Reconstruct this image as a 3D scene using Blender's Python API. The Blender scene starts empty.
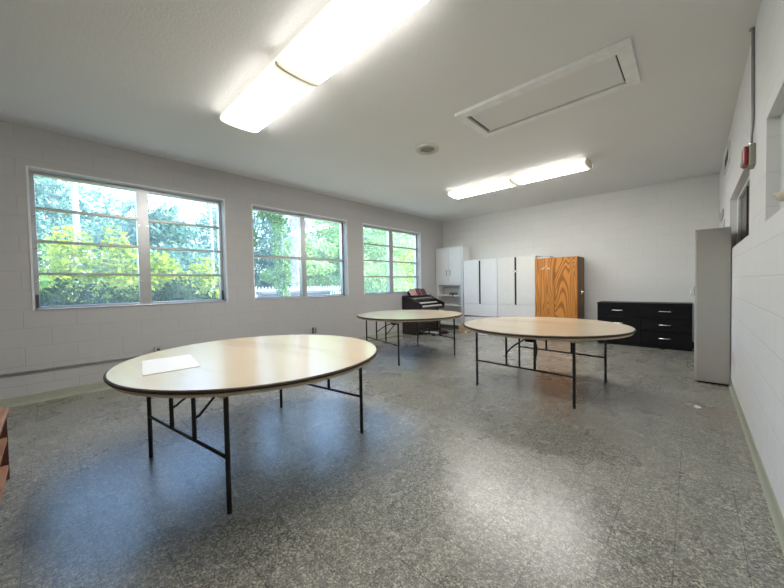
import bpy, math, random
from mathutils import Vector, Matrix, Euler
C = bpy.context.scene.collection
PI = math.pi

# ------------------------------------------------------------------ room figures (metres)
XL, XR, YB, YF, H = -5.246, 0.309, 7.77, -3.2, 2.99
WT = 0.20                                   # wall thickness
SILL, HEAD = 1.006, 2.556                   # left wall windows
WINS = [(-0.112, 1.866), (2.307, 4.247), (4.712, 6.708)]
OPB = (3.69, 5.53, 1.545, 2.145)            # right wall openings  y0,y1,z0,z1
OPA = (1.10, 2.92, 1.545, 2.145)

# ------------------------------------------------------------------ materials
def new_mat(name):
    m = bpy.data.materials.new(name); m.use_nodes = True
    nt = m.node_tree
    b = nt.nodes['Principled BSDF']
    return m, nt, b
def node(nt, t, **kw):
    n = nt.nodes.new(t)
    for k, v in kw.items(): setattr(n, k, v)
    return n
def lk(nt, a, b): nt.links.new(a, b)
def mathn(nt, op, a, b=None):
    n = node(nt, 'ShaderNodeMath', operation=op)
    for i, v in enumerate((a, b)):
        if v is None: continue
        if isinstance(v, (int, float)): n.inputs[i].default_value = v
        else: lk(nt, v, n.inputs[i])
    return n.outputs[0]
def ramp(nt, fac, stops):
    n = node(nt, 'ShaderNodeValToRGB')
    e = n.color_ramp.elements
    while len(e) > 1: e.remove(e[-1])
    e[0].position = stops[0][0]; e[0].color = (*stops[0][1], 1)
    for p, c in stops[1:]:
        x = e.new(p); x.color = (*c, 1)
    lk(nt, fac, n.inputs[0]); return n.outputs[0]
def mix(nt, f, a, b, mode='MIX'):
    n = node(nt, 'ShaderNodeMix', data_type='RGBA', blend_type=mode)
    for i, v in ((0, f), (6, a), (7, b)):
        if isinstance(v, (int, float)): n.inputs[i].default_value = v
        elif isinstance(v, tuple): n.inputs[i].default_value = (*v, 1)
        else: lk(nt, v, n.inputs[i])
    return n.outputs[2]
def objco(nt, scale=(1, 1, 1), rot=(0, 0, 0), loc=(0, 0, 0)):
    tc = node(nt, 'ShaderNodeTexCoord'); mp = node(nt, 'ShaderNodeMapping')
    lk(nt, tc.outputs['Object'], mp.inputs[0])
    mp.inputs['Scale'].default_value = scale; mp.inputs['Rotation'].default_value = rot; mp.inputs['Location'].default_value = loc
    return mp.outputs[0]
def noise(nt, vec, scale, detail=2, rough=.5, dist=0):
    n = node(nt, 'ShaderNodeTexNoise')
    lk(nt, vec, n.inputs['Vector']); n.inputs['Scale'].default_value = scale
    n.inputs['Detail'].default_value = detail; n.inputs['Roughness'].default_value = rough; n.inputs['Distortion'].default_value = dist
    return n
def bump(nt, b, h, strength, dist=.01):
    n = node(nt, 'ShaderNodeBump'); n.inputs['Strength'].default_value = strength; n.inputs['Distance'].default_value = dist
    lk(nt, h, n.inputs['Height']); lk(nt, n.outputs[0], b.inputs['Normal'])
def simple(name, col, rough=.5, metal=0., var=.06, vscale=9., spec=.5, bmp=0.):
    m, nt, b = new_mat(name)
    v = objco(nt)
    n = noise(nt, v, vscale, 3)
    c2 = tuple(max(0, c*(1-var)) for c in col); c3 = tuple(min(1, c*(1+var)) for c in col)
    lk(nt, ramp(nt, n.outputs[0], [(.3, c2), (.7, c3)]), b.inputs['Base Color'])
    b.inputs['Roughness'].default_value = rough; b.inputs['Metallic'].default_value = metal
    b.inputs['Specular IOR Level'].default_value = spec
    if bmp: bump(nt, b, noise(nt, v, 120, 2).outputs[0], bmp, .002)
    return m
def block_wall(name, axis, col, off=0., stain=None):
    """painted concrete block, courses .2032 high, joints tooled as shallow grooves"""
    m, nt, b = new_mat(name)
    tc = node(nt, 'ShaderNodeTexCoord'); sp = node(nt, 'ShaderNodeSeparateXYZ'); lk(nt, tc.outputs['Object'], sp.inputs[0])
    cb = node(nt, 'ShaderNodeCombineXYZ')
    lk(nt, mathn(nt, 'ADD', sp.outputs['Y' if axis == 'y' else 'X'], 20.32+off), cb.inputs[0]); lk(nt, sp.outputs['Z'], cb.inputs[1])
    br = node(nt, 'ShaderNodeTexBrick', offset=.5, squash=1.)
    lk(nt, cb.outputs[0], br.inputs['Vector'])
    br.inputs['Scale'].default_value = 1; br.inputs['Brick Width'].default_value = .4064; br.inputs['Row Height'].default_value = .2032
    br.inputs['Mortar Size'].default_value = .006; br.inputs['Mortar Smooth'].default_value = .6
    br.inputs['Color1'].default_value = (1, 1, 1, 1); br.inputs['Color2'].default_value = (.985, .985, .985, 1); br.inputs['Mortar'].default_value = (.93, .93, .93, 1)
    n1 = noise(nt, tc.outputs['Object'], 1.3, 3); n2 = noise(nt, tc.outputs['Object'], 70, 3)
    tone = ramp(nt, n1.outputs[0], [(.3, tuple(c*.965 for c in col)), (.7, col)])
    c = mix(nt, 1., tone, br.outputs['Color'], 'MULTIPLY')
    if stain:
        d = node(nt, 'ShaderNodeVectorMath', operation='SUBTRACT'); lk(nt, tc.outputs['Object'], d.inputs[0]); d.inputs[1].default_value = stain
        s = node(nt, 'ShaderNodeVectorMath', operation='MULTIPLY'); lk(nt, d.outputs[0], s.inputs[0]); s.inputs[1].default_value = (1, 1.5, 5)
        l = node(nt, 'ShaderNodeVectorMath', operation='LENGTH'); lk(nt, s.outputs[0], l.inputs[0])
        f = mathn(nt, 'ADD', l.outputs['Value'], mathn(nt, 'MULTIPLY', noise(nt, tc.outputs['Object'], 9, 3).outputs[0], .8))
        fac = ramp(nt, f, [(.45, (.42, .42, .42)), (1.0, (0, 0, 0))])
        c = mix(nt, fac, c, (.42, .33, .26))
    lk(nt, c, b.inputs['Base Color'])
    h = mathn(nt, 'SUBTRACT', mathn(nt, 'MULTIPLY', n2.outputs[0], .16), mathn(nt, 'MULTIPLY', br.outputs['Fac'], 1.))
    bump(nt, b, h, .42, .005)
    b.inputs['Roughness'].default_value = .5; b.inputs['Specular IOR Level'].default_value = .3
    return m
def floor_material():
    m, nt, b = new_mat('speckled_vinyl_tile')
    tc = node(nt, 'ShaderNodeTexCoord'); v = tc.outputs['Object']
    vo = node(nt, 'ShaderNodeTexVoronoi', feature='F1'); vo.inputs['Scale'].default_value = 150
    # stretched chips
    nz = noise(nt, v, 20, 2); ad = node(nt, 'ShaderNodeVectorMath', operation='MULTIPLY_ADD')
    lk(nt, nz.outputs['Color'], ad.inputs[0]); ad.inputs[1].default_value = (.03, .03, 0); lk(nt, v, ad.inputs[2])
    lk(nt, ad.outputs[0], vo.inputs['Vector'])
    sp = node(nt, 'ShaderNodeSeparateColor'); lk(nt, vo.outputs['Color'], sp.inputs[0])
    chips = ramp(nt, sp.outputs[0], [(0, (.12, .12, .108)), (.25, (.20, .20, .18)), (.5, (.262, .258, .224)), (.72, (.30, .295, .255)), (.80, (.43, .415, .35)), (1, (.56, .535, .455))])
    br = node(nt, 'ShaderNodeTexBrick', offset=0., squash=1.)
    mp = node(nt, 'ShaderNodeMapping'); lk(nt, v, mp.inputs[0]); mp.inputs['Location'].default_value = (.2286*60+1.885, .2286*60-.106, 0)
    lk(nt, mp.outputs[0], br.inputs['Vector'])
    br.inputs['Scale'].default_value = 1; br.inputs['Brick Width'].default_value = .2286; br.inputs['Row Height'].default_value = .2286
    br.inputs['Mortar Size'].default_value = .0017; br.inputs['Mortar Smooth'].default_value = .1
    br.inputs['Color1'].default_value = (1, 1, 1, 1); br.inputs['Color2'].default_value = (.92, .92, .92, 1); br.inputs['Mortar'].default_value = (.42, .42, .42, 1)
    big = noise(nt, v, 1.7, 4)
    v2 = node(nt, 'ShaderNodeTexVoronoi', feature='F1'); v2.inputs['Scale'].default_value = 42; lk(nt, ad.outputs[0], v2.inputs['Vector'])
    s2 = node(nt, 'ShaderNodeSeparateColor'); lk(nt, v2.outputs['Color'], s2.inputs[0])
    chips = mix(nt, 1., chips, ramp(nt, s2.outputs[0], [(0, (.80, .80, .80)), (1, (1.18, 1.18, 1.18))]), 'MULTIPLY')
    c = mix(nt, 1., chips, br.outputs['Color'], 'MULTIPLY')
    c = mix(nt, 1., c, ramp(nt, big.outputs[0], [(.3, (.86, .86, .87)), (.7, (1.06, 1.05, 1.03))]), 'MULTIPLY')
    # dark scuffs and a rust mark by the right wall
    sc = noise(nt, v, 3.3, 6, .75)
    c = mix(nt, ramp(nt, sc.outputs[0], [(.735, (0, 0, 0)), (.765, (.6, .6, .6))]), c, (.05, .05, .047))
    for (cx, cy, sx, sy, w, col) in ((.17, 4.1, .19, .16, .45, (.26, .15, .11)),):
        d = node(nt, 'ShaderNodeVectorMath', operation='SUBTRACT'); lk(nt, v, d.inputs[0]); d.inputs[1].default_value = (cx, cy, 0)
        s = node(nt, 'ShaderNodeVectorMath', operation='DIVIDE'); lk(nt, d.outputs[0], s.inputs[0]); s.inputs[1].default_value = (sx, sy, 1)
        l = node(nt, 'ShaderNodeVectorMath', operation='LENGTH'); lk(nt, s.outputs[0], l.inputs[0])
        c = mix(nt, ramp(nt, l.outputs['Value'], [(.35, (w, w, w)), (1.0, (0, 0, 0))]), c, col)
    lk(nt, c, b.inputs['Base Color'])
    rg = mathn(nt, 'ADD', mathn(nt, 'MULTIPLY', big.outputs[0], .12), .215)
    lk(nt, rg, b.inputs['Roughness']); b.inputs['Specular IOR Level'].default_value = .9
    h = mathn(nt, 'ADD', mathn(nt, 'MULTIPLY', noise(nt, v, 5.5, 3).outputs[0], .5), mathn(nt, 'MULTIPLY', noise(nt, v, 45, 2).outputs[0], .12))
    h = mathn(nt, 'SUBTRACT', h, mathn(nt, 'MULTIPLY', br.outputs['Fac'], .15))
    bump(nt, b, h, .22, .012)
    return m
def ceiling_material():
    m, nt, b = new_mat('textured_ceiling_paint')
    tc = node(nt, 'ShaderNodeTexCoord'); v = tc.outputs['Object']
    n = noise(nt, v, 55, 4, .6); n1 = noise(nt, v, .8, 3)
    lk(nt, ramp(nt, n1.outputs[0], [(.3, (.80, .795, .775)), (.7, (.84, .835, .815))]), b.inputs['Base Color'])
    bump(nt, b, n.outputs[0], .35, .006); b.inputs['Roughness'].default_value = .7; b.inputs['Specular IOR Level'].default_value = .25
    return m
def wood(name, c1, c2, scale=4., rough=.4, stretch=(1, 1, .09), dist=6., detail=3, spec=.5, bands=None):
    m, nt, b = new_mat(name)
    v = objco(nt, stretch)
    n = noise(nt, v, scale, detail, .55, .6)
    w = node(nt, 'ShaderNodeMath', operation='SINE'); lk(nt, mathn(nt, 'MULTIPLY', n.outputs[0], bands or 38.), w.inputs[0])
    f = mathn(nt, 'ADD', mathn(nt, 'MULTIPLY', w.outputs[0], .5), .5)
    fine = noise(nt, objco(nt, tuple(s*1. for s in stretch)), scale*22, 2)
    f = mathn(nt, 'ADD', mathn(nt, 'MULTIPLY', f, .75), mathn(nt, 'MULTIPLY', fine.outputs[0], .25))
    lk(nt, ramp(nt, f, [(.1, c1), (.62, c2)]), b.inputs['Base Color'])
    b.inputs['Roughness'].default_value = rough; b.inputs['Specular IOR Level'].default_value = spec
    return m
def glass_material(name, veil):
    """thin dusty window pane: lets light straight through, mirrors a little, scatters a little"""
    m, nt, b = new_mat(name); nt.nodes.remove(b)
    out = nt.nodes['Material Output']
    tr = node(nt, 'ShaderNodeBsdfTransparent'); tr.inputs[0].default_value = (.95, .98, .97, 1)
    gl = node(nt, 'ShaderNodeBsdfGlossy'); gl.inputs['Roughness'].default_value = .03
    du = node(nt, 'ShaderNodeBsdfTranslucent'); du.inputs[0].default_value = (.9, .95, 1, 1)
    lw = node(nt, 'ShaderNodeLayerWeight'); lw.inputs[0].default_value = .5
    fr = mathn(nt, 'ADD', mathn(nt, 'MULTIPLY', mathn(nt, 'POWER', lw.outputs['Facing'], 4.), .35), .02)
    tc = node(nt, 'ShaderNodeTexCoord'); n = noise(nt, tc.outputs['Object'], 2.2, 4)
    a = node(nt, 'ShaderNodeMixShader'); lk(nt, fr, a.inputs[0]); lk(nt, tr.outputs[0], a.inputs[1]); lk(nt, gl.outputs[0], a.inputs[2])
    d = node(nt, 'ShaderNodeMixShader'); lk(nt, mathn(nt, 'MULTIPLY', n.outputs[0], veil), d.inputs[0]); lk(nt, a.outputs[0], d.inputs[1]); lk(nt, du.outputs[0], d.inputs[2])
    lk(nt, d.outputs[0], out.inputs[0]); return m
def emitter(name, col, strength):
    m, nt, b = new_mat(name)
    b.inputs['Base Color'].default_value = (.85, .84, .8, 1)
    b.inputs['Emission Color'].default_value = (*col, 1); b.inputs['Emission Strength'].default_value = strength
    b.inputs['Roughness'].default_value = .4
    return m
def leaf_material(name, dark, light, trans=.45):
    m, nt, b = new_mat(name); nt.nodes.remove(b); out = nt.nodes['Material Output']
    g = node(nt, 'ShaderNodeNewGeometry')
    col = ramp(nt, g.outputs['Random Per Island'], [(0, dark), (.55, tuple((a+c)/2 for a, c in zip(dark, light))), (1, light)])
    d = node(nt, 'ShaderNodeBsdfDiffuse'); t = node(nt, 'ShaderNodeBsdfTranslucent')
    lk(nt, col, d.inputs[0]); lk(nt, col, t.inputs[0])
    x = node(nt, 'ShaderNodeMixShader'); x.inputs[0].default_value = trans
    lk(nt, d.outputs[0], x.inputs[1]); lk(nt, t.outputs[0], x.inputs[2]); lk(nt, x.outputs[0], out.inputs[0])
    return m

M = dict(
    left=block_wall('painted_block_left_shaded', 'y', (.55, .54, .535)),  # same paint as the other walls; backlit shade is put into the colour
    back=block_wall('painted_block_back', 'x', (.80, .79, .765), off=.1),
    right=block_wall('painted_block_right', 'y', (.80, .80, .80), off=.1, stain=(XR, 4.95, .33)),
    front=block_wall('painted_block_front', 'x', (.80, .79, .77)),
    floor=floor_material(), ceiling=ceiling_material(),
    cove=simple('grey_green_vinyl_base', (.40, .42, .33), .45),
    dark_cove=simple('dark_vinyl_base', (.07, .065, .06), .5),
    alu=simple('aluminium_frame', (.50, .50, .50), .38, .75, .05),
    white_trim=simple('white_paint_trim', (.82, .82, .80), .45),
    glass=glass_material('dusty_pane', .13),
    lamp=emitter('lit_diffuser', (1., .975, .94), 12.5),
    lamp_dim=emitter('dim_diffuser_end', (1., .92, .76), .42),
    lamp_side=emitter('side_lens_glow', (1., .95, .86), .55),
    rim=simple('cream_metal_rim', (.62, .60, .53), .3, .35),
    lamp_end=simple('yellowed_acrylic_end', (.72, .68, .55), .35),
    lamp_house=simple('white_enamel_housing', (.80, .79, .75), .4),
    maple=wood('maple_table_top', (.58, .455, .30), (.66, .535, .37), 2.6, .22, (.14, 1, 1), 3., 4, .6, 14),
    ply=simple('pale_plywood', (.60, .50, .35), .6, var=.1),
    edge=simple('brown_edge_band', (.06, .034, .024), .55, spec=.3),
    steel=simple('black_steel_tube', (.018, .016, .015), .35, .3),
    white=simple('white_laminate', (.84, .84, .83), .38, var=.015),
    off=simple('almond_laminate', (.80, .78, .735), .4, var=.02),
    dark=simple('dark_recess', (.025, .022, .02), .6),
    oak=wood('oak_veneer', (.31, .105, .02), (.66, .27, .058), 1.3, .33, (1.6, 1.0, .36), 6, 2, .5, 170),
    oakdark=wood('oak_side', (.10, .04, .014), (.20, .085, .028), 2.0, .45, (1, 1, .07), 6, 3, .4, 40),
    black=simple('black_laminate', (.006, .006, .007), .5, spec=.2),
    chrome=simple('satin_chrome', (.75, .75, .74), .22, 1.),
    grey=simple('putty_enamel', (.47, .45, .41), .42, var=.02),
    grey_lit=simple('putty_enamel_lit', (.60, .58, .53), .42, var=.02),  # same enamel, lightened: light falling on the doors is put into the colour
    organ=simple('dark_walnut_organ', (.022, .013, .013), .32),
    ivory=simple('ivory_keys', (.75, .74, .70), .3),
    ebony=simple('black_keys', (.012, .012, .012), .3),
    redbook=simple('maroon_cover', (.17, .035, .035), .4, var=.4, vscale=25),
    pinkbook=simple('pink_picture_cover', (.55, .30, .26), .4, var=.5, vscale=28),
    brown=simple('brown_cover', (.12, .045, .04), .4, var=.5, vscale=30),
    paper=simple('white_paper', (.82, .82, .80), .6, var=.01),
    card=simple('brown_cardboard', (.50, .36, .22), .7),
    case=wood('reddish_bookcase_wood', (.27, .125, .06), (.42, .215, .12), 3., .45, (.15, 1, 1), 5, 3, .4, 30),
    casedark=simple('dark_inside_wood', (.10, .035, .022), .6),
    galv=simple('galvanised_conduit', (.33, .34, .34), .4, .7),
    box=simple('olive_grey_box', (.35, .35, .29), .45, .3),
    red=simple('red_strobe_housing', (.30, .012, .018), .35),
    lens=simple('clear_lens', (.75, .73, .70), .15),
    grille=simple('grey_grille', (.28, .28, .27), .5),
    plate=simple('grey_wall_plate', (.45, .45, .44), .45),
    blackout=simple('dark_grey_cover', (.06, .06, .065), .5),
    dimglass=None, panel=simple('pale_green_panel', (.62, .64, .60), .5),
    shell=simple('beige_handle', (.55, .47, .37), .5),
    gravel=simple('pale_gravel_ground', (.40, .40, .33), .9, var=.25, vscale=2.),  # pale gravel, lightened to bounce daylight up to the ceiling
    concrete=simple('grey_concrete', (.20, .21, .225), .8),
    bark=simple('grey_pink_bark', (.42, .37, .36), .85, var=.35, vscale=6),
    pole=simple('weathered_pole', (.42, .46, .50), .8, var=.15),
    fence=simple('white_fence_paint', (.50, .52, .54), .5),
    soffit=simple('outside_brick', (.45, .38, .33), .8),
)
def dim_glass():
    m, nt, b = new_mat('dark_patterned_glass')
    v = objco(nt); vo = node(nt, 'ShaderNodeTexVoronoi'); lk(nt, v, vo.inputs['Vector']); vo.inputs['Scale'].default_value = 13
    lk(nt, ramp(nt, vo.outputs['Distance'], [(.1, (.14, .115, .09)), (.5, (.035, .028, .022))]), b.inputs['Base Color'])
    b.inputs['Roughness'].default_value = .25; bump(nt, b, vo.outputs['Distance'], .3, .01); return m
M['dimglass'] = dim_glass()
M['leaf_hedge'] = leaf_material('hedge_leaves', (.012, .03, .008), (.075, .13, .03), .25)
M['leaf_yellow'] = leaf_material('yellow_green_leaves', (.22, .32, .04), (.60, .66, .13), .5)
M['leaf_mid'] = leaf_material('mid_green_leaves', (.10, .24, .07), (.34, .52, .17), .45)
M['leaf_blue'] = leaf_material('blue_green_leaves', (.10, .22, .18), (.36, .52, .42), .45)
M['leaf_pale'] = leaf_material('pale_green_leaves', (.22, .40, .16), (.60, .75, .36), .5)

# ------------------------------------------------------------------ mesh builder
class MB:
    def __init__(s): s.v = []; s.f = []
    def add(s, vs, fs):
        o = len(s.v); s.v += [tuple(v) for v in vs]; s.f += [tuple(i+o for i in f) for f in fs]; return s
    def box(s, x0, y0, z0, x1, y1, z1):
        x0, x1 = sorted((x0, x1)); y0, y1 = sorted((y0, y1)); z0, z1 = sorted((z0, z1))
        return s.add([(x0,y0,z0),(x1,y0,z0),(x1,y1,z0),(x0,y1,z0),(x0,y0,z1),(x1,y0,z1),(x1,y1,z1),(x0,y1,z1)],
            [(0,3,2,1),(4,5,6,7),(0,1,5,4),(1,2,6,5),(2,3,7,6),(3,0,4,7)])
    def frustum(s, a, b):
        """a, b: (x0,y0,x1,y1,z) rectangles, b above a"""
        vs = []
        for (x0,y0,x1,y1,z) in (a, b): vs += [(x0,y0,z),(x1,y0,z),(x1,y1,z),(x0,y1,z)]
        return s.add(vs, [(0,3,2,1),(4,5,6,7),(0,1,5,4),(1,2,6,5),(2,3,7,6),(3,0,4,7)])
    def prism(s, prof, axis, a, b):
        """profile of 2-D points swept along axis from a to b ('y': points are x,z; 'x': y,z; 'z': x,y)"""
        def P(p, t): return {'y': (p[0], t, p[1]), 'x': (t, p[0], p[1]), 'z': (p[0], p[1], t)}[axis]
        n = len(prof); vs = [P(p, a) for p in prof]+[P(p, b) for p in prof]
        fs = [tuple(range(n-1, -1, -1)), tuple(range(n, 2*n))]+[(i, (i+1) % n, n+(i+1) % n, n+i) for i in range(n)]
        return s.add(vs, fs)
    def tube(s, pts, r, seg=10, cap=True):
        pts = [Vector(p) for p in pts]; rings = []; n = len(pts); rr = r if isinstance(r, (list, tuple)) else [r]*n
        prev = None
        for i, p in enumerate(pts):
            t = ((pts[min(i+1, n-1)]-p).normalized()+(p-pts[max(i-1, 0)]).normalized()).normalized()
            if prev is None:
                u = t.orthogonal().normalized()
            else:
                u = (prev-t*prev.dot(t)).normalized()
            prev = u; w = t.cross(u)
            rings.append([p+rr[i]*(math.cos(2*PI*k/seg)*u+math.sin(2*PI*k/seg)*w) for k in range(seg)])
        vs = [v for R in rings for v in R]; fs = []
        for i in range(n-1):
            for k in range(seg):
                a = i*seg+k; b = i*seg+(k+1) % seg; fs.append((a, b, b+seg, a+seg))
        if cap: fs += [tuple(range(seg-1, -1, -1)), tuple((n-1)*seg+k for k in range(seg))]
        return s.add(vs, fs)
    def lathe(s, prof, seg=64, c=(0, 0, 0)):
        """profile of (radius, z) closed by caps where the radius is 0"""
        vs = []; fs = []; n = len(prof)
        for (r, z) in prof:
            for k in range(seg):
                a = 2*PI*k/seg; vs.append((c[0]+r*math.cos(a), c[1]+r*math.sin(a), c[2]+z))
        for i in range(n-1):
            for k in range(seg):
                a = i*seg+k; b = i*seg+(k+1) % seg; fs.append((a, b, b+seg, a+seg))
        return s.add(vs, fs)
    def build(s, name, mat, parent=None, bevel=0, smooth=False, loc=None):
        me = bpy.data.meshes.new(name); me.from_pydata(s.v, [], s.f); me.update()
        me.materials.append(mat)
        o = bpy.data.objects.new(name, me); C.objects.link(o)
        if smooth:
            for p in me.polygons: p.use_smooth = True
            try: me.set_sharp_from_angle(angle=math.radians(40))
            except Exception: pass
        if bevel:
            md = o.modifiers.new('bevel', 'BEVEL'); md.width = bevel; md.segments = 2; md.limit_method = 'ANGLE'
        if parent is not None: o.parent = parent
        if loc is not None: o.location = loc
        return o
def tag(o, label=None, cat=None, group=None, kind=None):
    if label: o['label'] = label
    if cat: o['category'] = cat
    if group: o['group'] = group
    if kind: o['kind'] = kind
    return o
def thing(name, label, cat, loc=(0, 0, 0), rz=0, group=None, kind=None):
    o = bpy.data.objects.new(name, None); C.objects.link(o); o.empty_display_size = .1
    o.location = loc; o.rotation_euler = (0, 0, rz)
    return tag(o, label, cat, group, kind)
def struct(name, mb, mat, label=None, parent=None):
    return tag(mb.build(name, mat, parent), label, kind='structure' if parent is None else None)
def copy_tree(o, parent=None):
    c = o.copy(); C.objects.link(c)
    if parent: c.parent = parent
    for ch in list(o.children): copy_tree(ch, c)
    return c

# ------------------------------------------------------------------ room shell
def wall_grid(axis, p0, p1, a0, a1, z0, z1, holes):
    """wall between planes p0 and p1 (p0 the room face) with rectangular holes (a0,a1,z0,z1)"""
    As = sorted({a0, a1, *[h[0] for h in holes], *[h[1] for h in holes]}); Zs = sorted({z0, z1, *[h[2] for h in holes], *[h[3] for h in holes]})
    mb = MB()
    def P(p, a, z): return (p, a, z) if axis == 'x' else (a, p, z)
    def solid(i, j):
        if not (0 <= i < len(As)-1 and 0 <= j < len(Zs)-1): return False
        a = (As[i]+As[i+1])/2; z = (Zs[j]+Zs[j+1])/2
        return not any(h[0] < a < h[1] and h[2] < z < h[3] for h in holes)
    for i in range(len(As)-1):
        for j in range(len(Zs)-1):
            if not solid(i, j): continue
            A, B, Z, Y = As[i], As[i+1], Zs[j], Zs[j+1]
            for p in (p0, p1): mb.add([P(p, A, Z), P(p, B, Z), P(p, B, Y), P(p, A, Y)], [(0, 1, 2, 3)])
            for (di, dj, q) in ((-1, 0, [(A, Z), (A, Y)]), (1, 0, [(B, Z), (B, Y)]), (0, -1, [(A, Z), (B, Z)]), (0, 1, [(A, Y), (B, Y)])):
                if not solid(i+di, j+dj):
                    mb.add([P(p0, *q[0]), P(p0, *q[1]), P(p1, *q[1]), P(p1, *q[0])], [(0, 1, 2, 3)])
    return mb
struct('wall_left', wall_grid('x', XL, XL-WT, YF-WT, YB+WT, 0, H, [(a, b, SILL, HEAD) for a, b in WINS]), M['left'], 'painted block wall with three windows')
struct('wall_right', wall_grid('x', XR, XR+WT, YF-WT, YB+WT, 0, H, [OPA, OPB]), M['right'], 'white block wall with two high openings')
struct('wall_back', wall_grid('y', YB, YB+WT, XL, XR, 0, H, []), M['back'], 'white painted block wall behind the cabinets')
struct('wall_front', wall_grid('y', YF, YF-WT, XL, XR, 0, H, []), M['front'])
struct('floor', MB().box(XL-WT, YF-WT, -.12, XR+WT, YB+WT, 0), M['floor'], 'grey speckled tile floor')
struct('ceiling', MB().box(XL-WT, YF-WT, H, XR+WT, YB+WT, H+.15), M['ceiling'], 'white textured ceiling')
def cove(axis, p, d, a, b):
    prof = [(p, 0), (p+d*.016, 0), (p+d*.008, .012), (p+d*.004, .03), (p+d*.004, .098), (p, .102)]
    return MB().prism(prof, axis, a, b)
struct('baseboard_left', cove('y', XL, 1, YF, YB), M['cove'])
struct('baseboard_right', cove('y', XR, -1, YF, YB), M['cove'])
struct('baseboard_back', MB().box(XL+.02, YB-.006, 0, XR-.02, YB, .10), M['dark_cove'])

# ------------------------------------------------------------------ left wall windows
def window(n, y0, y1, layout, label):
    w = thing('window_%d' % n, label, None, (XL, 0, 0), kind='structure')
    xa, xb = -.195, -.115                     # frame depth inside the reveal
    t = .038
    # thin painted bead that runs round the opening on the room face
    f = MB()
    f.box(xa, y0, SILL, xb, y1, SILL+t); f.box(xa, y0, HEAD-t, xb, y1, HEAD)
    f.box(xa, y0, SILL+t, xb, y0+t, HEAD-t); f.box(xa, y1-t, SILL+t, xb, y1, HEAD-t)
    f.build('window_frame', M['alu'], w, .003)
    bd = MB()
    for (a, b, c, d) in ((y0-.016, HEAD, y1+.016, HEAD+.018), (y0-.018, SILL, y0, HEAD), (y1, SILL, y1+.018, HEAD)): bd.box(-.004, a, b, .006, c, d)
    bd.build('bead', M['white_trim'], w)
    MB().box(xb, y0+.001, SILL, .012, y1-.001, SILL+.012).build('sill', M['alu'], w, .003)
    ym = layout['mid']; mw = layout['mw']/2
    MB().box(xa, ym-mw, SILL+t, xb+.008, ym+mw, HEAD-t).build('mullion', M['alu'], w, .004)
    zb, zt = SILL+t, HEAD-t
    for (a, b) in ((y0+t, ym-mw), (ym+mw, y1-t)):
        cuts = [zb]+[zb+(zt-zb)*q for q in layout['cuts']]+[zt]
        for i in range(len(cuts)-1):
            p0, p1 = cuts[i], cuts[i+1]
            MB().box(-.172, a, p0, -.167, b, p1).build('pane', M['glass'], w)
            if i: MB().box(-.190, a, p0-layout['bar']/2, -.118, b, p0+layout['bar']/2).build('rail', M['alu'], w, .003)
        if layout.get('clips'):
            cl = MB()
            for z in cuts[1:-1]:
                for yy in (a-.016, b+.016): cl.tube([(xb+.001, yy, z-.09), (xb+.018, yy, z-.09)], .011, 8)
            cl.build('clip', M['chrome'], w)
    if layout.get('clips'):
        for yy in (y0+.02, y1-.02):
            l = MB(); l.box(xb-.002, yy-.012, SILL+.03, xb+.02, yy+.012, SILL+.17); l.tube([(xb+.02, yy, SILL+.15), (xb+.05, yy, SILL+.12), (xb+.055, yy, SILL+.02)], .006, 8)
            l.build('crank', M['blackout'], w)
    return w
q4 = [.25, .5, .75]
window(1, *WINS[0], dict(mid=.885, mw=.125, cuts=q4, bar=.028, clips=True), 'aluminium awning window nearest the camera, four panes tall on each side')
window(2, *WINS[1], dict(mid=3.295, mw=.10, cuts=[.475], bar=.045), 'middle aluminium window with two panes over two')
window(3, *WINS[2], dict(mid=5.70, mw=.13, cuts=q4, bar=.032), 'far aluminium window of eight panes above the organ')

# right wall: two high windows set shallow in the block
w4 = thing('window_4', 'dark glazed window in the far opening of the right wall', None, (XR, 0, 0), kind='structure')
y0, y1, z0, z1 = OPB
f = MB(); f.box(.058, y0, z0, .10, y1, z0+.03); f.box(.058, y0, z1-.03, .10, y1, z1); f.box(.058, y0, z0+.03, .10, y0+.05, z1-.03); f.box(.058, y1-.14, z0+.03, .10, y1, z1-.03)
f.build('window_frame', M['white_trim'], w4)
MB().box(.078, y0+.05, z0+.03, .09, y1-.14, z1-.03).build('pane', M['dimglass'], w4)
for yy in (4.25, 4.75): MB().box(.070, yy-.018, z0+.03, .078, yy+.018, z1-.03).build('mullion', M['dark'], w4)
w5 = thing('window_5', 'boarded window in the near opening of the right wall', None, (XR, 0, 0), kind='structure')
y0, y1, z0, z1 = OPA
MB().box(.054, y0, z0, .08, y1, z1).build('panel', M['panel'], w5)
hd = MB(); hd.tube([(.052, 2.18, 1.615), (.034, 2.3, 1.615), (.030, 2.5, 1.622), (.030, 2.62, 1.632), (.032, 2.74, 1.662), (.033, 2.86, 1.688), (.033, 2.95, 1.700)], [.030, .030, .029, .026, .016, .009, .005], 12)
hd.build('handle', M['shell'], w5, smooth=True)

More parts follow.
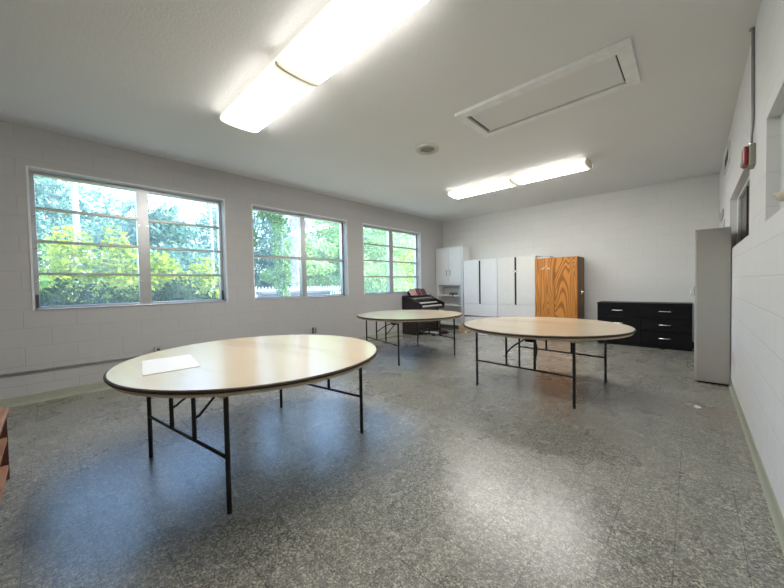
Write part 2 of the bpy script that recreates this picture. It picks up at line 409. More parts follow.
# ------------------------------------------------------------------ ceiling fixtures
def ceiling_light(label, x0, x1, xm, yc, group, w=.385):
    t = thing('ceiling_light', label, 'ceiling light', ((x0+x1)/2, yc, H), group=group)
    L0, L1, m = x0-(x0+x1)/2, x1-(x0+x1)/2, xm-(x0+x1)/2
    h = w/2
    hs = MB(); hs.box(L0+.006, -h+.0305, -.0495, L1-.006, h-.0305, 0)
    hs.build('housing', M['lamp_house'], t, .004)
    prof = [(-h, -.050), (-h, -.056), (-h*.93, -.074), (-h*.6, -.088), (0, -.093), (h*.6, -.088), (h*.93, -.074), (h, -.056), (h, -.050)]
    for (a, b, ea, eb) in ((L0+.012, m-.012, .03, .05), (m+.012, L1-.012, .05, .03)):
        d = MB().prism(prof, 'x', a+ea, b-eb).build('diffuser', M['lamp'], t)
        MB().prism(prof, 'x', a, a+ea).build('diffuser_end', M['lamp_dim'], d)
        MB().prism(prof, 'x', b-eb, b).build('diffuser_end', M['lamp_dim'], d)
    for sg in (-1, 1): MB().prism([(sg*(h-.03), -.004), (sg*(h-.004), -.018), (sg*h, -.0498), (sg*(h-.03), -.0498)], 'x', L0+.012, L1-.012).build('side_lens', M['lamp_side'], t)
    big = [(-h+.04, 0), (-h-.003, -.044)]+[(y*1.012, z*1.015) for y, z in prof[1:-1]]+[(h+.003, -.044), (h-.04, 0)]
    for (a, b, nm) in ((L0, L0+.012, 'end_cap'), (L1-.012, L1, 'end_cap'), (m-.012, m+.012, 'joint_band')):
        MB().prism(big, 'x', a, b).build(nm, M['lamp_end'], t)
    return t
ceiling_light('long lit fluorescent ceiling light nearest the camera, above the left table', -3.54, -1.13, -2.345, 1.44, 'fluorescent ceiling lights')
ceiling_light('lit fluorescent ceiling light near the back wall, beyond the ceiling hatch', -3.47, -1.13, -2.235, 5.50, 'fluorescent ceiling lights')

sp = thing('ceiling_speaker', 'small round silver ceiling speaker between the two lights', 'speaker', (-2.553, 3.453, H))
MB().lathe([(.158, 0), (.158, -.010), (.150, -.024), (.125, -.032), (.098, -.022), (.092, -.006)], 48).build('rim', M['rim'], sp, smooth=True)
MB().lathe([(.0, -.010), (.05, -.011), (.094, -.008), (.094, 0)], 48).build('grille', M['grille'], sp, smooth=True)

hx0, hx1, hy0, hy1 = -1.835, -.345, 2.96, 3.64
M['hatch_trim'] = simple('bright_hatch_trim', (.88, .88, .86), .4)
ht = thing('attic_hatch', 'white framed access hatch panel in the ceiling', 'hatch', ((hx0+hx1)/2, (hy0+hy1)/2, H))
ix0, ix1, iy0, iy1 = -1.75, -.443, 3.065, 3.565
cx, cy = (hx0+hx1)/2, (hy0+hy1)/2
f = MB()
f.box(hx0-cx, hy0-cy, -.034, hx1-cx, iy0-cy, 0); f.box(hx0-cx, iy1-cy, -.034, hx1-cx, hy1-cy, 0)
f.box(hx0-cx, iy0-cy, -.034, ix0-cx, iy1-cy, 0); f.box(ix1-cx, iy0-cy, -.034, hx1-cx, iy1-cy, 0)
f.build('frame', M['hatch_trim'], ht, .003)
MB().box(ix0-cx, iy0-cy, -.004, ix1-cx, iy1-cy, 0).build('gap_shade', M['dark'], ht)  # black sheet that paints in the shade of the panel gap
MB().box(ix0-cx+.030, iy0-cy+.002, -.020, ix1-cx-.014, iy1-cy-.018, -.0045).build('panel', M['ceiling'], ht)

# ------------------------------------------------------------------ round folding tables
def arc(p0, p1, p2, n=7):
    p0, p1, p2 = Vector(p0), Vector(p1), Vector(p2)
    return [(1-t)**2*p0+2*t*(1-t)*p1+t*t*p2 for t in [i/(n-1) for i in range(n)]]
TZ = .712; R = .90
def make_table():
    t = thing('round_folding_table', '', 'table')
    MB().lathe([(0, TZ-.0195), (R-.014, TZ-.0195), (R-.014, TZ), (0, TZ)], 96).build('tabletop', M['maple'], t, smooth=True)
    MB().lathe([(R-.014, TZ-.0195), (R-.003, TZ-.0175), (R, TZ-.010), (R-.003, TZ-.003), (R-.012, TZ+.0006), (R-.016, TZ-.001)], 96).build('edge_band', M['edge'], t, smooth=True)
    MB().lathe([(R-.07, TZ-.021), (R-.07, TZ-.042), (R-.022, TZ-.042), (R-.012, TZ-.024)], 96).build('apron', M['ply'], t, smooth=True)
    for s in (-1, 1):
        y = s*.555
        MB().frustum((-.545, y-.03, .545, y+.03, TZ-.078), (-.60, y-.10, .60, y+.085, TZ-.021)).build('cleat', M['ply'], t, .004)
        for sx in (-1, 1):
            MB().tube([(sx*.525, y, 0), (sx*.525, y, TZ-.077)], .0135, 12).build('leg', M['steel'], t, smooth=True)
        MB().tube([(-.525, y, .30), (.525, y, .30)], .010, 10).build('crossbar', M['steel'], t, smooth=True)
        for sx in (-1, 1):
            MB().tube([(sx*.155, y, .30), (sx*.155, y, TZ-.077)], .0125, 10).build('upright', M['steel'], t, smooth=True)
            b = MB(); b.tube([(sx*.155, y, .43)]+arc((sx*.155, y-s*.03, .44), (sx*.15, y-s*.10, .50), (sx*.06, y-s*.24, .565))+[(sx*.03, y-s*.30, .60), (sx*.03, y-s*.36, TZ-.03)], .008, 8)
            b.build('brace', M['steel'], t, smooth=True)
        hb = MB(); hb.prism([(y-s*.22, .545), (y-s*.30, .545), (y-s*.42, TZ-.03), (y-s*.33, TZ-.022)], 'x', -.05, .05)
        hb.build('hinge_block', M['steel'], t, .004)
    return t
tb = make_table()
tb.location = (-2.42, 1.093, 0); tb.rotation_euler.z = math.radians(8.8)
tag(tb, 'nearest round folding table, with a white sheet lying on its top', 'table', 'round folding tables')
for loc, a, lab in (((-1.315, 3.97, 0), -3.4, 'round folding table in front of the oak cabinet and black drawers'),
                    ((-3.575, 4.225, 0), -15.5, 'round folding table standing by the organ, farthest from the camera')):
    o = copy_tree(tb); o.location = loc; o.rotation_euler.z = math.radians(a); o['label'] = lab

pp = [(-2.80, .425), (-2.315, .350), (-2.30, .645), (-2.78, .715)]
tag(MB().prism(pp, 'z', TZ+.0008, TZ+.0035).build('poster_sheet', M['paper']), 'plain white sheet lying on the nearest round table', 'sheet')

# ------------------------------------------------------------------ electronic organ
og = thing('electronic_organ', 'dark brown two manual electronic organ under the far window', 'organ', (-5.225, 5.93, 0))
OL = .95
side = [(0, 0), (.42, 0), (.42, .60), (.60, .62), (.60, .745), (.46, .80), (.20, .91), (0, .925)]
for y in (0, OL-.03): MB().prism(side, 'y', y, y+.03).build('side_panel', M['organ'], og, .004)
MB().box(0, .03, 0, .025, OL-.03, .92).build('back_panel', M['organ'], og)
MB().box(.36, .03, .06, .385, OL-.03, .62).build('knee_panel', M['organ'], og)
MB().box(0, -.0, .925, .21, OL, .942).build('top', M['organ'], og, .003)
MB().box(.05, .03, .60, .585, OL-.03, .665).build('key_bed', M['organ'], og, .004)
MB().prism([(.17, .92), (.20, .905), (.33, .845), (.33, .665), (.17, .665)], 'y', .031, OL-.031).build('control_panel', M['organ'], og)
for (x0, x1, z) in ((.44, .575, .705), (.30, .44, .775)):
    m = MB(); k = MB(); n = 26; dy = (OL-.18)/n
    for i in range(n): m.box(x0, .09+i*dy, z-.03, x1, .09+(i+1)*dy-.0025, z)
    for i in range(0):
        if i % 7 not in (2, 6): k.box(x0, .09+(i+1)*dy-.007, z, x0+(x1-x0)*.62, .09+(i+1)*dy+.006, z+.011)
    kb = m.build('keyboard', M['ivory'], og)
    for i in range(n-1):
        if i % 7 not in (2, 6): MB().box(x0, .09+(i+1)*dy-.007, z+.0003, x0+(x1-x0)*.62, .09+(i+1)*dy+.006, z+.011).build('black_key', M['ebony'], kb)
for i in range(14): MB().box(.265, .12+i*.052, .868, .285, .12+i*.052+.03, .884).build('tab_switch', M['ivory'], og)
MB().prism([(.10, .942), (.125, .942), (.065, 1.05), (.045, 1.05)], 'y', .13, .80).build('music_rest', M['organ'], og)
pb = MB(); pb.box(.385, .14, 0, .46, .80, .11)
pb.build('pedal_base', M['organ'], og)
for i in range(13):
    MB().box(.46, .17+i*.047, .03, .80, .17+i*.047+.022, .062).build('pedal', M['ivory'] if i in (2, 3, 4, 6) else M['ebony'], og)
MB().box(.78, .14, 0, .82, .80, .035).build('pedal_rail', M['organ'], og)
# songbooks on the music rest
for i, (y, w, h, mat, lab) in enumerate(((.16, .21, .15, 'pinkbook', 'pink pictured songbook propped at the near end of the organ'),
                                        (.39, .18, .165, 'redbook', 'maroon songbook propped in the middle of the organ top'),
                                        (.59, .19, .155, 'brown', 'dark brown songbook propped at the far end of the organ top'))):
    b = thing('songbook', lab, 'book', (-5.225+.150, 5.93+y, .9425), group='songbooks on the organ')
    lean = -.060/.108
    def q(d, z): return (d+lean*z, z)
    MB().prism([q(0, 0), q(.022, 0), q(.022, h), q(0, h)], 'y', .004, w-.004).build('pages', M['paper'], b)
    for d in (.022, -.003):
        MB().prism([q(d, 0), q(d+.003, 0), q(d+.003, h+.004), q(d, h+.004)], 'y', 0, w).build('cover', M[mat], b)

# ------------------------------------------------------------------ tall white shelf unit in the corner
X0, X1, Y0, Y1 = XL+.012, -4.375, 7.385, YB-.008
su = thing('shelf_unit', 'tall white cabinet with open shelves in the far left corner', 'cabinet', (X0, Y0, 0))
W, D = X1-X0, Y1-Y0
b = MB(); b.box(0, 0, 0, .022, D, 2.20); b.box(W-.085, 0, 0, W, .02, 2.20); b.box(W-.022, .02, 0, W, D, 2.20); b.box(.022, 0, 0, .07, .02, 2.20)
b.box(.022, D-.012, .0, W-.022, D, 2.20); b.box(.022, 0, 2.17, W-.022, D-.012, 2.20); b.box(.022, .02, 1.20, W-.022, D-.012, 1.225)
b.box(.07, 0, 1.18, W-.085, .02, 1.235)
b.build('body', M['white'], su)
for z in (.885, .62, .10): MB().box(.022, .004 if z > .5 else .03, z, W-.0225 if z < .5 else W-.0855, D-.0125, z+.035).build('shelf', M['white'], su)
MB().box(.07, .05, 0, W-.085, .06, .10).build('toe_kick', M['dark_cove'], su)
mid = (.03+W-.045)/2
for (a, c, hx) in ((.015, mid-.002, mid-.055), (mid+.002, W-.045, mid+.055)):
    d = MB().box(a, -.02, 1.235, c, -.0005, 2.185).build('door', M['white'], su, .004)
    hh = MB(); hh.tube([(hx, -.02, 1.44), (hx, -.042, 1.46), (hx, -.042, 1.56), (hx, -.02, 1.58)], .009, 8); hh.build('handle', M['plate'], d, smooth=True)
ps = thing('hole_punch', 'black elongated desk tool lying on the white open shelf', 'tool', (-4.72, 7.39, .9205))
MB().box(-.10, .0, 0, .14, .05, .022).build('base', M['blackout'], ps, .006)
MB().tube([(-.09, .025, .022), (-.05, .025, .045), (.09, .02, .05), (.15, .02, .045)], .016, 10).build('lever', M['ebony'], ps, smooth=True)
MB().tube([(.03, .0, .02), (.03, -.03, .005), (.045, -.035, -.055)], [.014, .014, .010], 10).build('grip', M['ebony'], ps, smooth=True)

# ------------------------------------------------------------------ two white wardrobes with dark centre channels
def wardrobe(label, x0, x1, mat, slot_top, tilt, knob):
    w, yF, yB, h = x1-x0, 7.26, YB-.012, 1.80
    t = thing('storage_cabinet', label, 'cabinet', (x0, yF, 0), group='white storage cabinets')
    D = yB-yF; s = M[mat]; c = w/2-.005
    MB().box(0, .02, .0, w, D, h).build('body', s, t, .002)
    MB().box(c-.022, .012, .70, c+.022, .0205, slot_top).build('channel', M['dark'], t)
    for (a, b) in ((.003, c-.022), (c+.022, w-.003)):
        MB().box(a, 0, .712, b, .0198, h-.004).build('door', s, t, .003)
    if slot_top < h-.03: MB().box(c-.0215, .0, slot_top, c+.0215, .0198, h-.004).build('filler', s, t)
    MB().prism([(.003, .405), (w-.003, .405-.0), (w-.003, .704), (.003, .704)], 'y', 0, .0198).build('drawer_front', s, t, .003)
    # lower drawer dropped at one end; dark strip paints the gap's shade
    MB().box(.003, .012, .36, w-.003, .0205, .405).build('gap_shade', M['dark'], t)
    MB().prism([(.003, .03), (w-.003, .03), (w-.003, .400), (.003, .400-tilt)], 'y', 0, .0198).build('lower_drawer_front', s, t, .003)
    if knob:
        k = MB(); k.lathe([(0, 0), (.02, 0), (.024, .008), (.012, .02), (.010, .034), (0, .034)], 16)
        o = k.build('knob', M['white_trim'], t, smooth=True); o.location = (c, -.014, 1.47); o.rotation_euler = (-PI/2, 0, 0)
        MB().box(c-.05, -.006, 1.462, c+.05, 0, 1.482).build('latch_bar', M['plate'], t)
    return t
wardrobe('left white storage cabinet, next to the open shelves, with a crooked lower drawer', -4.29, -3.392, 'white', 1.77, .030, False)
wardrobe('right white storage cabinet with a lock knob, beside the oak cabinet', -3.388, -2.515, 'off', 1.79, .004, True)

# ------------------------------------------------------------------ oak cabinet
ok = thing('oak_cabinet', 'orange oak two door cabinet in the middle of the back wall', 'cabinet', (-2.495, 7.165, 0))
W, D, hh = .815, .56, 1.715
b = MB(); b.box(0, .02, 0, W, D, hh); b.build('body', M['oakdark'], ok, .003)
for a, c in ((.002, .390), (.394, W-.002)): MB().box(a, 0, .04, c, .0198, hh-.003).build('door', M['oak'], ok, .002)
l = MB(); l.box(W, .27, .95, W+.006, .33, 1.05); l.tube([(W+.006, .30, 1.0), (W+.035, .30, 1.0), (W+.04, .33, .985)], .012, 8)
l.build('latch', M['chrome'], ok)
r_ = random.Random(4)
for i in range(7):
    xx, zz = .13+i*.025+r_.uniform(-.01, .01), 1.50+r_.uniform(-.03, .05); MB().prism([(xx, zz), (xx+.035, zz+.012), (xx+.04, zz+.022), (xx+.006, zz+.012)], 'y', -.0012-i*.0002, -.0001).build('tape_scrap', M['paper'], ok)
bn = thing('ring_binder', 'flat grey binder lying on top of the oak cabinet', 'binder', (-2.46, 7.19, 1.7155), math.radians(3))
MB().box(0, 0, 0, .27, .30, .003).build('cover', M['blackout'], bn); MB().box(.004, .005, .0032, .262, .295, .030).build('pages', M['paper'], bn); MB().box(0, 0, .0302, .27, .30, .034).build('cover', M['blackout'], bn)

# ------------------------------------------------------------------ black drawer cabinet
bk = thing('black_drawer_cabinet', 'long low black cabinet of drawers against the back wall', 'cabinet', (-1.375, 7.31, 0))
W, D, hh = 1.368, YB-.012-7.31, .80
MB().box(.005, .02, .0, W-.005, D, hh-.022).build('body', M['black'], bk, .002)
MB().box(0, -.006, hh-.022, W, D, hh).build('top', M['black'], bk, .003)
for (a, c) in ((.008, W/2-.003), (W/2+.003, W-.008)):
    for (z0, z1) in ((.07, .30), (.305, .535), (.54, .774)):
        d = MB().box(a, 0, z0, c, .0198, z1).build('drawer', M['black'], bk, .003)
        xm = (a+c)/2-.01; z = z1-.115
        k = MB(); k.tube([(xm-.085, -.0, z), (xm-.075, -.022, z), (xm, -.028, z), (xm+.075, -.022, z), (xm+.085, -.0, z)], .0085, 8); k.build('handle', M['chrome'], d, smooth=True)

# ------------------------------------------------------------------ tall grey cabinet by the right wall
gc = thing('steel_cabinet', 'tall grey steel cabinet standing against the right wall', 'cabinet', (.012, 5.18, 0))
W, D, hh = .291, .95, 1.785
MB().box(.018, 0, .02, W, D, hh-.018).build('body', M['grey'], gc, .003)
MB().box(.03, .02, 0, W-.01, D-.02, .02).build('plinth', M['dark'], gc)
MB().box(.0, -.004, hh-.018, W, D+.004, hh).build('top', M['grey'], gc, .003)
for (a, c) in ((.0, D/2-.002), (D/2+.002, D)): MB().box(0, a, .03, .0178, c, hh-.02).build('door', M['grey_lit'], gc, .003)
k = MB(); k.box(-.010, .40, 1.00, 0, .44, 1.12); k.tube([(-.010, .42, 1.08), (-.035, .42, 1.075), (-.04, .42, 1.00)], .009, 8); k.build('handle', M['chrome'], gc)
cd = MB(); cd.tube(arc((.02, 6.45, .004), (-.10, 6.36, .004), (-.045, 6.02, .004))+arc((-.042, 6.0, .004), (-.03, 5.88, .004), (.002, 5.77, .004))[1:], .004, 8)
tag(cd.build('power_cord', M['blackout'], smooth=True), 'thin dark cord curling on the floor beside the grey cabinet', 'cord')

# ------------------------------------------------------------------ low bookcase at the left edge
bc = thing('bookcase', 'low reddish wooden bookcase at the left edge of the picture', 'bookcase', (-3.245, -.215, 0))
W, D, hh = 1.0, .30, .465
MB().box(-.012, -D, hh-.024, W+.012, .010, hh).build('top', M['case'], bc, .003)
for x in (0, W-.022): MB().box(x, -D, 0, x+.022, 0, hh-.024).build('side_panel', M['casedark'], bc)
MB().box(.022, -D, 0, W-.022, -D+.008, hh-.024).build('back_panel', M['casedark'], bc)
for z in (.255, .075): MB().box(.022, -D+.008, z, W-.022, -.002, z+.022).build('shelf', M['case'], bc)
MB().box(.022, -.03, 0, W-.022, -.02, .075).build('plinth', M['casedark'], bc)

# ------------------------------------------------------------------ right wall fittings
cn = MB(); cn.tube([(XR-.0095, 3.49, H-.002), (XR-.0095, 3.44, 2.46)]+arc((XR-.0095, 3.43, 2.40), (XR-.0095, 3.42, 2.33), (XR-.013, 3.43, 2.26))+[(XR-.016, 3.435, 2.22), (XR-.016, 3.435, 2.165)], .009, 12)
co = tag(cn.build('wall_conduit', M['galv'], smooth=True), 'grey metal conduit running down the right wall to the fire strobe', 'conduit')
for z in (H-.012,): MB().tube([(XR-.0095, 3.49, z), (XR-.0095, 3.49, z+.01)], .018, 12).build('fitting', M['galv'], co)
fs = thing('fire_strobe', 'red fire alarm strobe on a grey box high on the right wall', 'fire alarm', (XR, 3.36, 1.995))
MB().box(-.032, 0, 0, .001, .14, .15).build('back_box', M['box'], fs, .006)
MB().box(-.058, .006, .012, -.0325, .134, .14).build('strobe_body', M['red'], fs, .008)
MB().box(-.066, .03, .016, -.0585, .105, .048).build('strobe_lens', M['lens'], fs, .006)
MB().tube([(-.016, .075, .15), (-.016, .075, .168)], .0155, 12).build('connector', M['chrome'], fs)
vt = thing('wall_vent', 'white framed air vent high on the right wall near the corner', 'vent', (XR, 5.52, 2.61))
W, hh = .80, .22
f = MB(); f.box(-.016, 0, 0, -.0005, W, .03); f.box(-.016, 0, hh-.03, -.0005, W, hh); f.box(-.016, 0, .03, -.0005, .05, hh-.03); f.box(-.016, W-.05, .03, -.0005, W, hh-.03)
f.build('frame', M['white_trim'], vt, .003)
g = MB(); 
for i in range(7): g.prism([(-.013, .034+i*.022), (-.011, .034+i*.022), (-.003, .05+i*.022), (-.005, .05+i*.022)], 'y', .05, W-.05)
g.build('louvres', M['grille'], vt)
MB().box(-.003, .05, .03, -.0005, W-.05, hh-.03).build('duct', M['dark'], vt)
tag(MB().box(XR-.014, 6.55, 2.09, XR-.0005, 7.15, 2.20).build('wall_plate', M['plate'], None, .003), 'grey rectangular plate on the right wall in the far corner', 'plate')
sw = thing('light_switch', 'small switch on the right wall just below the grey plate', 'switch', (XR, 6.40, 1.92))
MB().box(-.007, 0, 0, -.0005, .08, .12).build('cover_plate', M['plate'], sw, .002); MB().box(-.016, .034, .045, -.0072, .046, .075).build('toggle', M['white_trim'], sw)

# ------------------------------------------------------------------ left wall fittings
rw = MB(); rw.box(XL-.001, YF+.01, .338, XL+.024, .925, .360)
tag(rw.build('wire_raceway', M['galv'], None, .003), 'thin grey raceway running along the left wall to an outlet', 'raceway')
for (y, z, lab) in ((.93, .335, 'surface outlet box at the end of the raceway on the left wall'), (3.37, .325, 'grey surface outlet box on the left wall below the middle window')):
    o = thing('outlet_box', lab, 'outlet', (XL, y, z), group='outlet boxes')
    MB().box(.0005, 0, 0, .048, .075, .115).build('box', M['blackout'] if y > 2 else M['box'], o, .004)
    MB().box(.0485, -.002, -.002, .054, .077, .117).build('cover_plate', M['plate'], o, .002)
    f = MB()
    for zz in (.03, .075): f.box(.0542, .022, zz-.012, .0565, .053, zz+.016)
    f.build('socket', M['ebony'], o)

# ------------------------------------------------------------------ small things on the floor
cb = thing('cardboard_box', 'small brown cardboard box on the floor before the white cabinets', 'box', (-4.31, 7.02, 0), math.radians(-8))
b = MB(); b.box(0, 0, 0, .27, .20, .15); b.build('box_body', M['card'], cb)
MB().box(.20, -.002, .0, .262, -.0003, .05).build('paper_label', M['paper'], cb)
fl = MB(); fl.add([(0, .001, .15), (.27, .001, .15), (.27, .085, .172), (0, .085, .172)], [(0, 1, 2, 3)]); fl.add([(0, .199, .15), (.27, .199, .15), (.27, .115, .168), (0, .115, .168)], [(0, 1, 2, 3)])
o = fl.build('flap', M['card'], cb); md = o.modifiers.new('thick', 'SOLIDIFY'); md.thickness = .003
tag(MB().prism([(-3.78, 6.98), (-3.50, 6.93), (-3.46, 7.09), (-3.74, 7.14)], 'z', .0005, .006).build('paper_sheet', M['paper']), 'white paper lying on the floor in front of the white cabinets', 'paper')
tag(MB().prism([(.005, 4.15), (.035, 4.12), (.062, 4.15), (.05, 4.19), (.02, 4.20)], 'z', .0005, .004).build('paper_scrap', M['paper']), 'tiny white scrap on the floor near the right wall', 'scrap')

# ------------------------------------------------------------------ outside
GZ = -.10
struct('gravel', MB().box(-90, -60, GZ-.1, XL-WT-.001, 110, GZ), M['gravel'])
def leaves(rng, n, blobs, size, shell=.55):
    """leaf quads scattered in ellipsoid blobs (cx,cy,cz,rx,ry,rz)"""
    mb = MB(); wts = [b[3]*b[4]+b[4]*b[5]+b[3]*b[5] for b in blobs]
    vs = mb.v; fs = mb.f
    for _ in range(n):
        b = rng.choices(blobs, wts)[0]
        d = Vector((rng.gauss(0, 1), rng.gauss(0, 1), rng.gauss(0, 1))).normalized()
        r = shell+(1-shell)*rng.random() if rng.random() < .8 else rng.random()
        p = Vector((b[0]+d.x*b[3]*r, b[1]+d.y*b[4]*r, b[2]+d.z*b[5]*r))
        nrm = (d+.9*Vector((rng.gauss(0, 1), rng.gauss(0, 1), rng.gauss(0, 1)))).normalized()
        u = nrm.orthogonal().normalized(); w = nrm.cross(u); a = rng.random()*2*PI
        u, w = u*math.cos(a)+w*math.sin(a), w*math.cos(a)-u*math.sin(a)
        s = size*rng.uniform(.6, 1.3); o = len(vs)
        vs += [tuple(p-u*s), tuple(p+w*s*.45+nrm*s*.1), tuple(p+u*s), tuple(p-w*s*.45+nrm*s*.1)]; fs.append((o, o+1, o+2, o+3))
    return mb
def tree(name, label, x, y, h, w, n, size, mat, seed, trunk=.14, cat='tree', group=None, low=.12, base=None):
    rng = random.Random(seed); t = thing(name, label, cat, (x, y, GZ), group=group)
    blobs = []
    for k in range(11):
        f = low+(1-low)*(k+.5)/11
        rr = w*(.45+.65*math.sin(PI*min(1, .15+f*.8)))*.5
        a = k*2.4+rng.random(); q = rr*.55*rng.random()+rr*.25
        blobs.append((q*math.cos(a), q*math.sin(a), h*f, rr*rng.uniform(.7, 1), rr*rng.uniform(.7, 1), h*.13*rng.uniform(.8, 1.4)))
    tr = MB(); lean = rng.uniform(-.15, .15)
    tr.tube([(0, 0, 0), (lean*.4, 0, h*.3), (lean, lean*.5, h*.6), (lean, lean, h*.92)], [trunk*1.25, trunk, trunk*.75, trunk*.25], 10)
    for b in blobs[2::2]: tr.tube([(lean*.6, 0, max(.1, b[2]-h*.15)), (b[0]*.5, b[1]*.5, b[2]-h*.04), (b[0], b[1], b[2])], [trunk*.4, trunk*.28, trunk*.1], 6)
    tr.build('trunk', M['bark'], t, smooth=True)
    leaves(rng, n, blobs, size).build('crown', M[mat], t)
    return t
# clipped hedge under the near window
rng = random.Random(11)
hg = thing('hedge', 'dark green clipped hedge outside below the nearest window', 'hedge', (-7.35, .9, GZ))
blobs = [(rng.uniform(-.25, .25), -2.0+i*.21, rng.uniform(.5, 1.26), .36, .34, .32) for i in range(17) for _ in range(3)]
leaves(rng, 17000, blobs, .045, .5).build('foliage', M['leaf_hedge'], hg)
st = MB()
for i in range(12): st.tube([(rng.uniform(-.1, .1), -2.0+i*.32, 0), (rng.uniform(-.2, .2), -2.0+i*.32+rng.uniform(-.1, .1), 1.0)], [.02, .008], 6)
st.build('stems', M['bark'], hg)
def shrub(label, x, y, h, w, n, size, mat, seed, group='shrubs outside the windows'):
    return tree('shrub', label, x, y, h, w, n, size, mat, seed, .025, 'shrub', group, .06)
shrub('yellow green shrub behind the hedge at the left of the nearest window', -8.9, .35, 2.35, 1.3, 3200, .062, 'leaf_yellow', 21)
shrub('tall pointed yellow green shrub behind the hedge, left of the window mullion', -8.7, 1.05, 2.45, .9, 2400, .062, 'leaf_yellow', 22)
shrub('low yellow green shrub behind the hedge, at the window mullion', -8.8, 1.85, 2.0, 1.2, 2600, .062, 'leaf_yellow', 23)
shrub('yellow green shrub behind the hedge at the right of the nearest window', -8.9, 2.65, 1.9, 1.1, 2200, .062, 'leaf_yellow', 24)
shrub('bright green bush close to the glass at the left edge of the nearest window', -6.35, -.42, 2.35, .85, 1500, .07, 'leaf_mid', 25)
shrub('yellow green bush at the right side of the middle window', -8.4, 7.55, 2.3, 1.3, 2600, .06, 'leaf_pale', 26)
shrub('leafy bush outside the lower left of the far window', -8.0, 8.3, 2.2, 1.5, 2600, .065, 'leaf_pale', 27)
shrub('bright bush outside the lower right of the far window', -8.1, 10.2, 2.6, 1.9, 3200, .065, 'leaf_yellow', 28)
# creeper round the middle window
rng = random.Random(31)
cp = thing('creeper', 'leafy creeper trailing along the left edge of the middle window', 'creeper', (XL-WT-.17, 2.42, GZ))
MB().tube([(0, 0, 0), (.02, .03, 1.0), (-.02, -.02, 2.0), (.0, .1, 2.62), (0, .5, 2.66)], [.02, .016, .013, .01, .006], 8).build('stem', M['bark'], cp, smooth=True)
blobs = [(0, rng.uniform(-.10, .09), z, .10, .10, .16) for z in (1.5, 1.75, 2.0, 2.2, 2.4, 2.55)]+[(0, .15+k*.11, 2.64-.02*k, .10, .10, .11) for k in range(5)]
leaves(rng, 560, blobs, .045).build('leaves', M['leaf_mid'], cp)
c2 = thing('climbing_vine', 'vine covered post standing outside the middle window', 'vine', (-7.6, 4.05, GZ))
MB().tube([(0, 0, 0), (0, 0, 3.6)], .03, 8).build('post', M['pole'], c2)
blobs = [(rng.uniform(-.08, .08), rng.uniform(-.08, .08)+.1*math.sin(z*2), z, .17, .17, .22) for z in [.8+.24*i for i in range(12)]]
leaves(rng, 1500, blobs, .05).build('leaves', M['leaf_mid'], c2)
# tall bare trunks and a utility pole
def bare(name, label, cat, x, y, h, r, mat):
    t = thing(name, label, cat, (x, y, GZ))
    MB().tube([(0, 0, 0), (.03, .05, h*.3), (-.05, .02, h*.65), (.02, 0, h)], [r*1.2, r, r*.92, r*.7], 14).build('trunk', M[mat], t, smooth=True)
    return t
bare('bare_trunk', 'tall pale bare trunk left in the nearest window', 'tree trunk', -14.5, .62, 11, .085, 'pole')
bare('utility_pole', 'thin weathered pole seen at the right of the nearest window', 'pole', -15.5, 4.93, 10, .055, 'pole')
bare('pine_trunk', 'thick grey pine trunk in the left half of the middle window', 'tree trunk', -15.5, 9.05, 13, .27, 'bark')
# white picket fence and low wall beyond it
fe = thing('picket_fence', 'white picket fence beyond the middle and far windows', 'fence', (-13.6, 0, GZ))
for z in (.55, 1.15): MB().box(-.02, 5.2, z, .02, 17.5, z+.07).build('rail', M['fence'], fe)
for i in range(82):
    y = 5.25+i*.15
    MB().prism([(y, .15), (y+.08, .15), (y+.08, 1.28), (y+.04, 1.36), (y, 1.28)], 'x', -.045, -.021).build('picket', M['fence'], fe)
lw = thing('garden_wall', 'low grey concrete planter wall outside the middle window', 'wall', (-9.4, 4.2, GZ))
MB().box(0, 0, 0, .35, 2.35, 1.10).build('planter', M['concrete'], lw, .02); MB().box(-.03, -.03, 1.10, .38, 2.38, 1.18).build('coping', M['concrete'], lw, .01)
tag(MB().box(-24, -2, GZ, -20.5, 60, GZ+.03).build('road', M['concrete']), kind='structure')
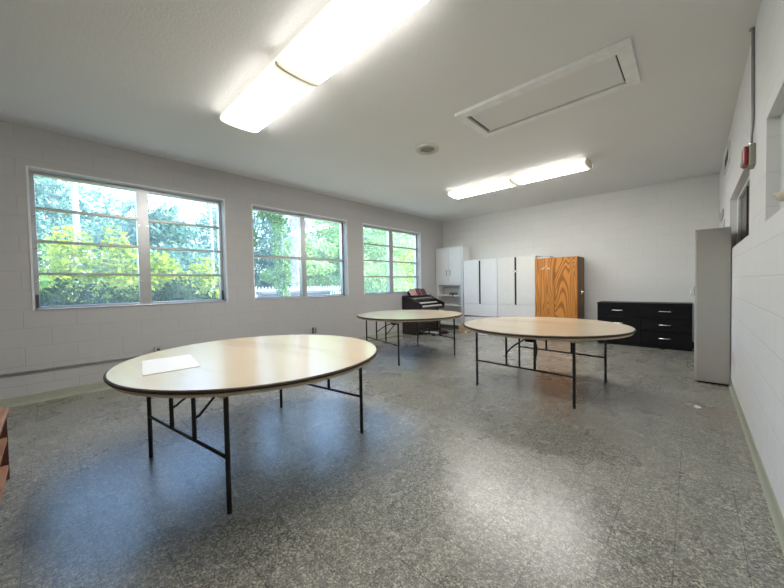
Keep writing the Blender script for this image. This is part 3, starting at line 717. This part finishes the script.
# trees beyond
TR = [
 # x, y, h, w, leaves, label
 (-22, .2, 6.9, 5.2, 'leaf_blue', 'tall blue green tree behind the pale bare trunk'),
 (-18.6, 3.6, 5.0, 4.0, 'leaf_blue', 'rounded blue green tree just right of the nearest window mullion'),
 (-27, 4.6, 6.4, 4.6, 'leaf_blue', 'taller blue green tree rising behind the rounded one in the nearest window'),
 (-29, 9.6, 7.6, 4.8, 'leaf_blue', 'hazy tree right behind the thin weathered pole'),
 (-24, 12.0, 7.5, 4.6, 'leaf_blue', 'blue green tree at the left of the middle window'),
 (-19.0, 11.7, 4.6, 3.4, 'leaf_pale', 'low pale tree just right of the thick pine trunk'),
 (-20, 15.9, 7.6, 4.4, 'leaf_pale', 'pale green tree filling the right of the middle window'),
 (-26, 20.2, 8.5, 5.4, 'leaf_mid', 'green tree behind the pale one at the right of the middle window'),
 (-16.8, 16.8, 7.2, 3.9, 'leaf_pale', 'pale green tree at the left of the far window'),
 (-16.4, 21.0, 7.4, 4.0, 'leaf_pale', 'pale green tree at the right of the far window'),
 (-23, 25.0, 8.6, 5.4, 'leaf_mid', 'green tree standing behind the two pale trees of the far window'),
]
for i, (x, y, h, w, mat, lab) in enumerate(TR):
    tree('broadleaf_tree', lab, x, y, h, w, 9500, .115 if x > -18 else .145, mat, 100+i, .16, 'tree', 'trees beyond the windows', .08)

# ------------------------------------------------------------------ daylight
wd = bpy.data.worlds.new('sky'); bpy.context.scene.world = wd; wd.use_nodes = True
nt = wd.node_tree; bg = nt.nodes['Background']
sk = nt.nodes.new('ShaderNodeTexSky'); sk.sky_type = 'NISHITA'; sk.sun_disc = False
sk.sun_elevation = math.radians(48); sk.sun_rotation = math.radians(20); sk.air_density = 1.0; sk.dust_density = .3; sk.ozone_density = 3.0
nt.links.new(sk.outputs[0], bg.inputs[0]); bg.inputs[1].default_value = .64
sd = bpy.data.lights.new('sun', 'SUN'); sd.energy = 8.0; sd.angle = math.radians(1.); sd.color = (1, .95, .85)
so = bpy.data.objects.new('sun', sd); C.objects.link(so)
so.rotation_euler = Vector((-.22, -.78, -1.0)).to_track_quat('-Z', 'Y').to_euler()

# ------------------------------------------------------------------ camera
cam = bpy.data.cameras.new('camera'); co = bpy.data.objects.new('camera', cam); C.objects.link(co)
r = Vector((0.72940044, 0.68382147, -0.01905791)); u = Vector((-0.00502112, 0.03320978, 0.99943579)); f = Vector((-0.68406856, 0.72889321, -0.02765678))
mt = Matrix((r, u, -f)).transposed().to_4x4(); mt.translation = (0, 0, 1.20945)
co.matrix_world = mt
cam.sensor_width = 36; cam.sensor_fit = 'HORIZONTAL'; cam.lens = 321.42/784*36; cam.clip_start = .02; cam.clip_end = 400
sc = bpy.context.scene; sc.camera = co
sc.view_settings.view_transform = 'Standard'; sc.view_settings.look = 'None'; sc.view_settings.gamma = 1; sc.view_settings.use_curve_mapping = False
sc.view_settings.exposure = 1.0
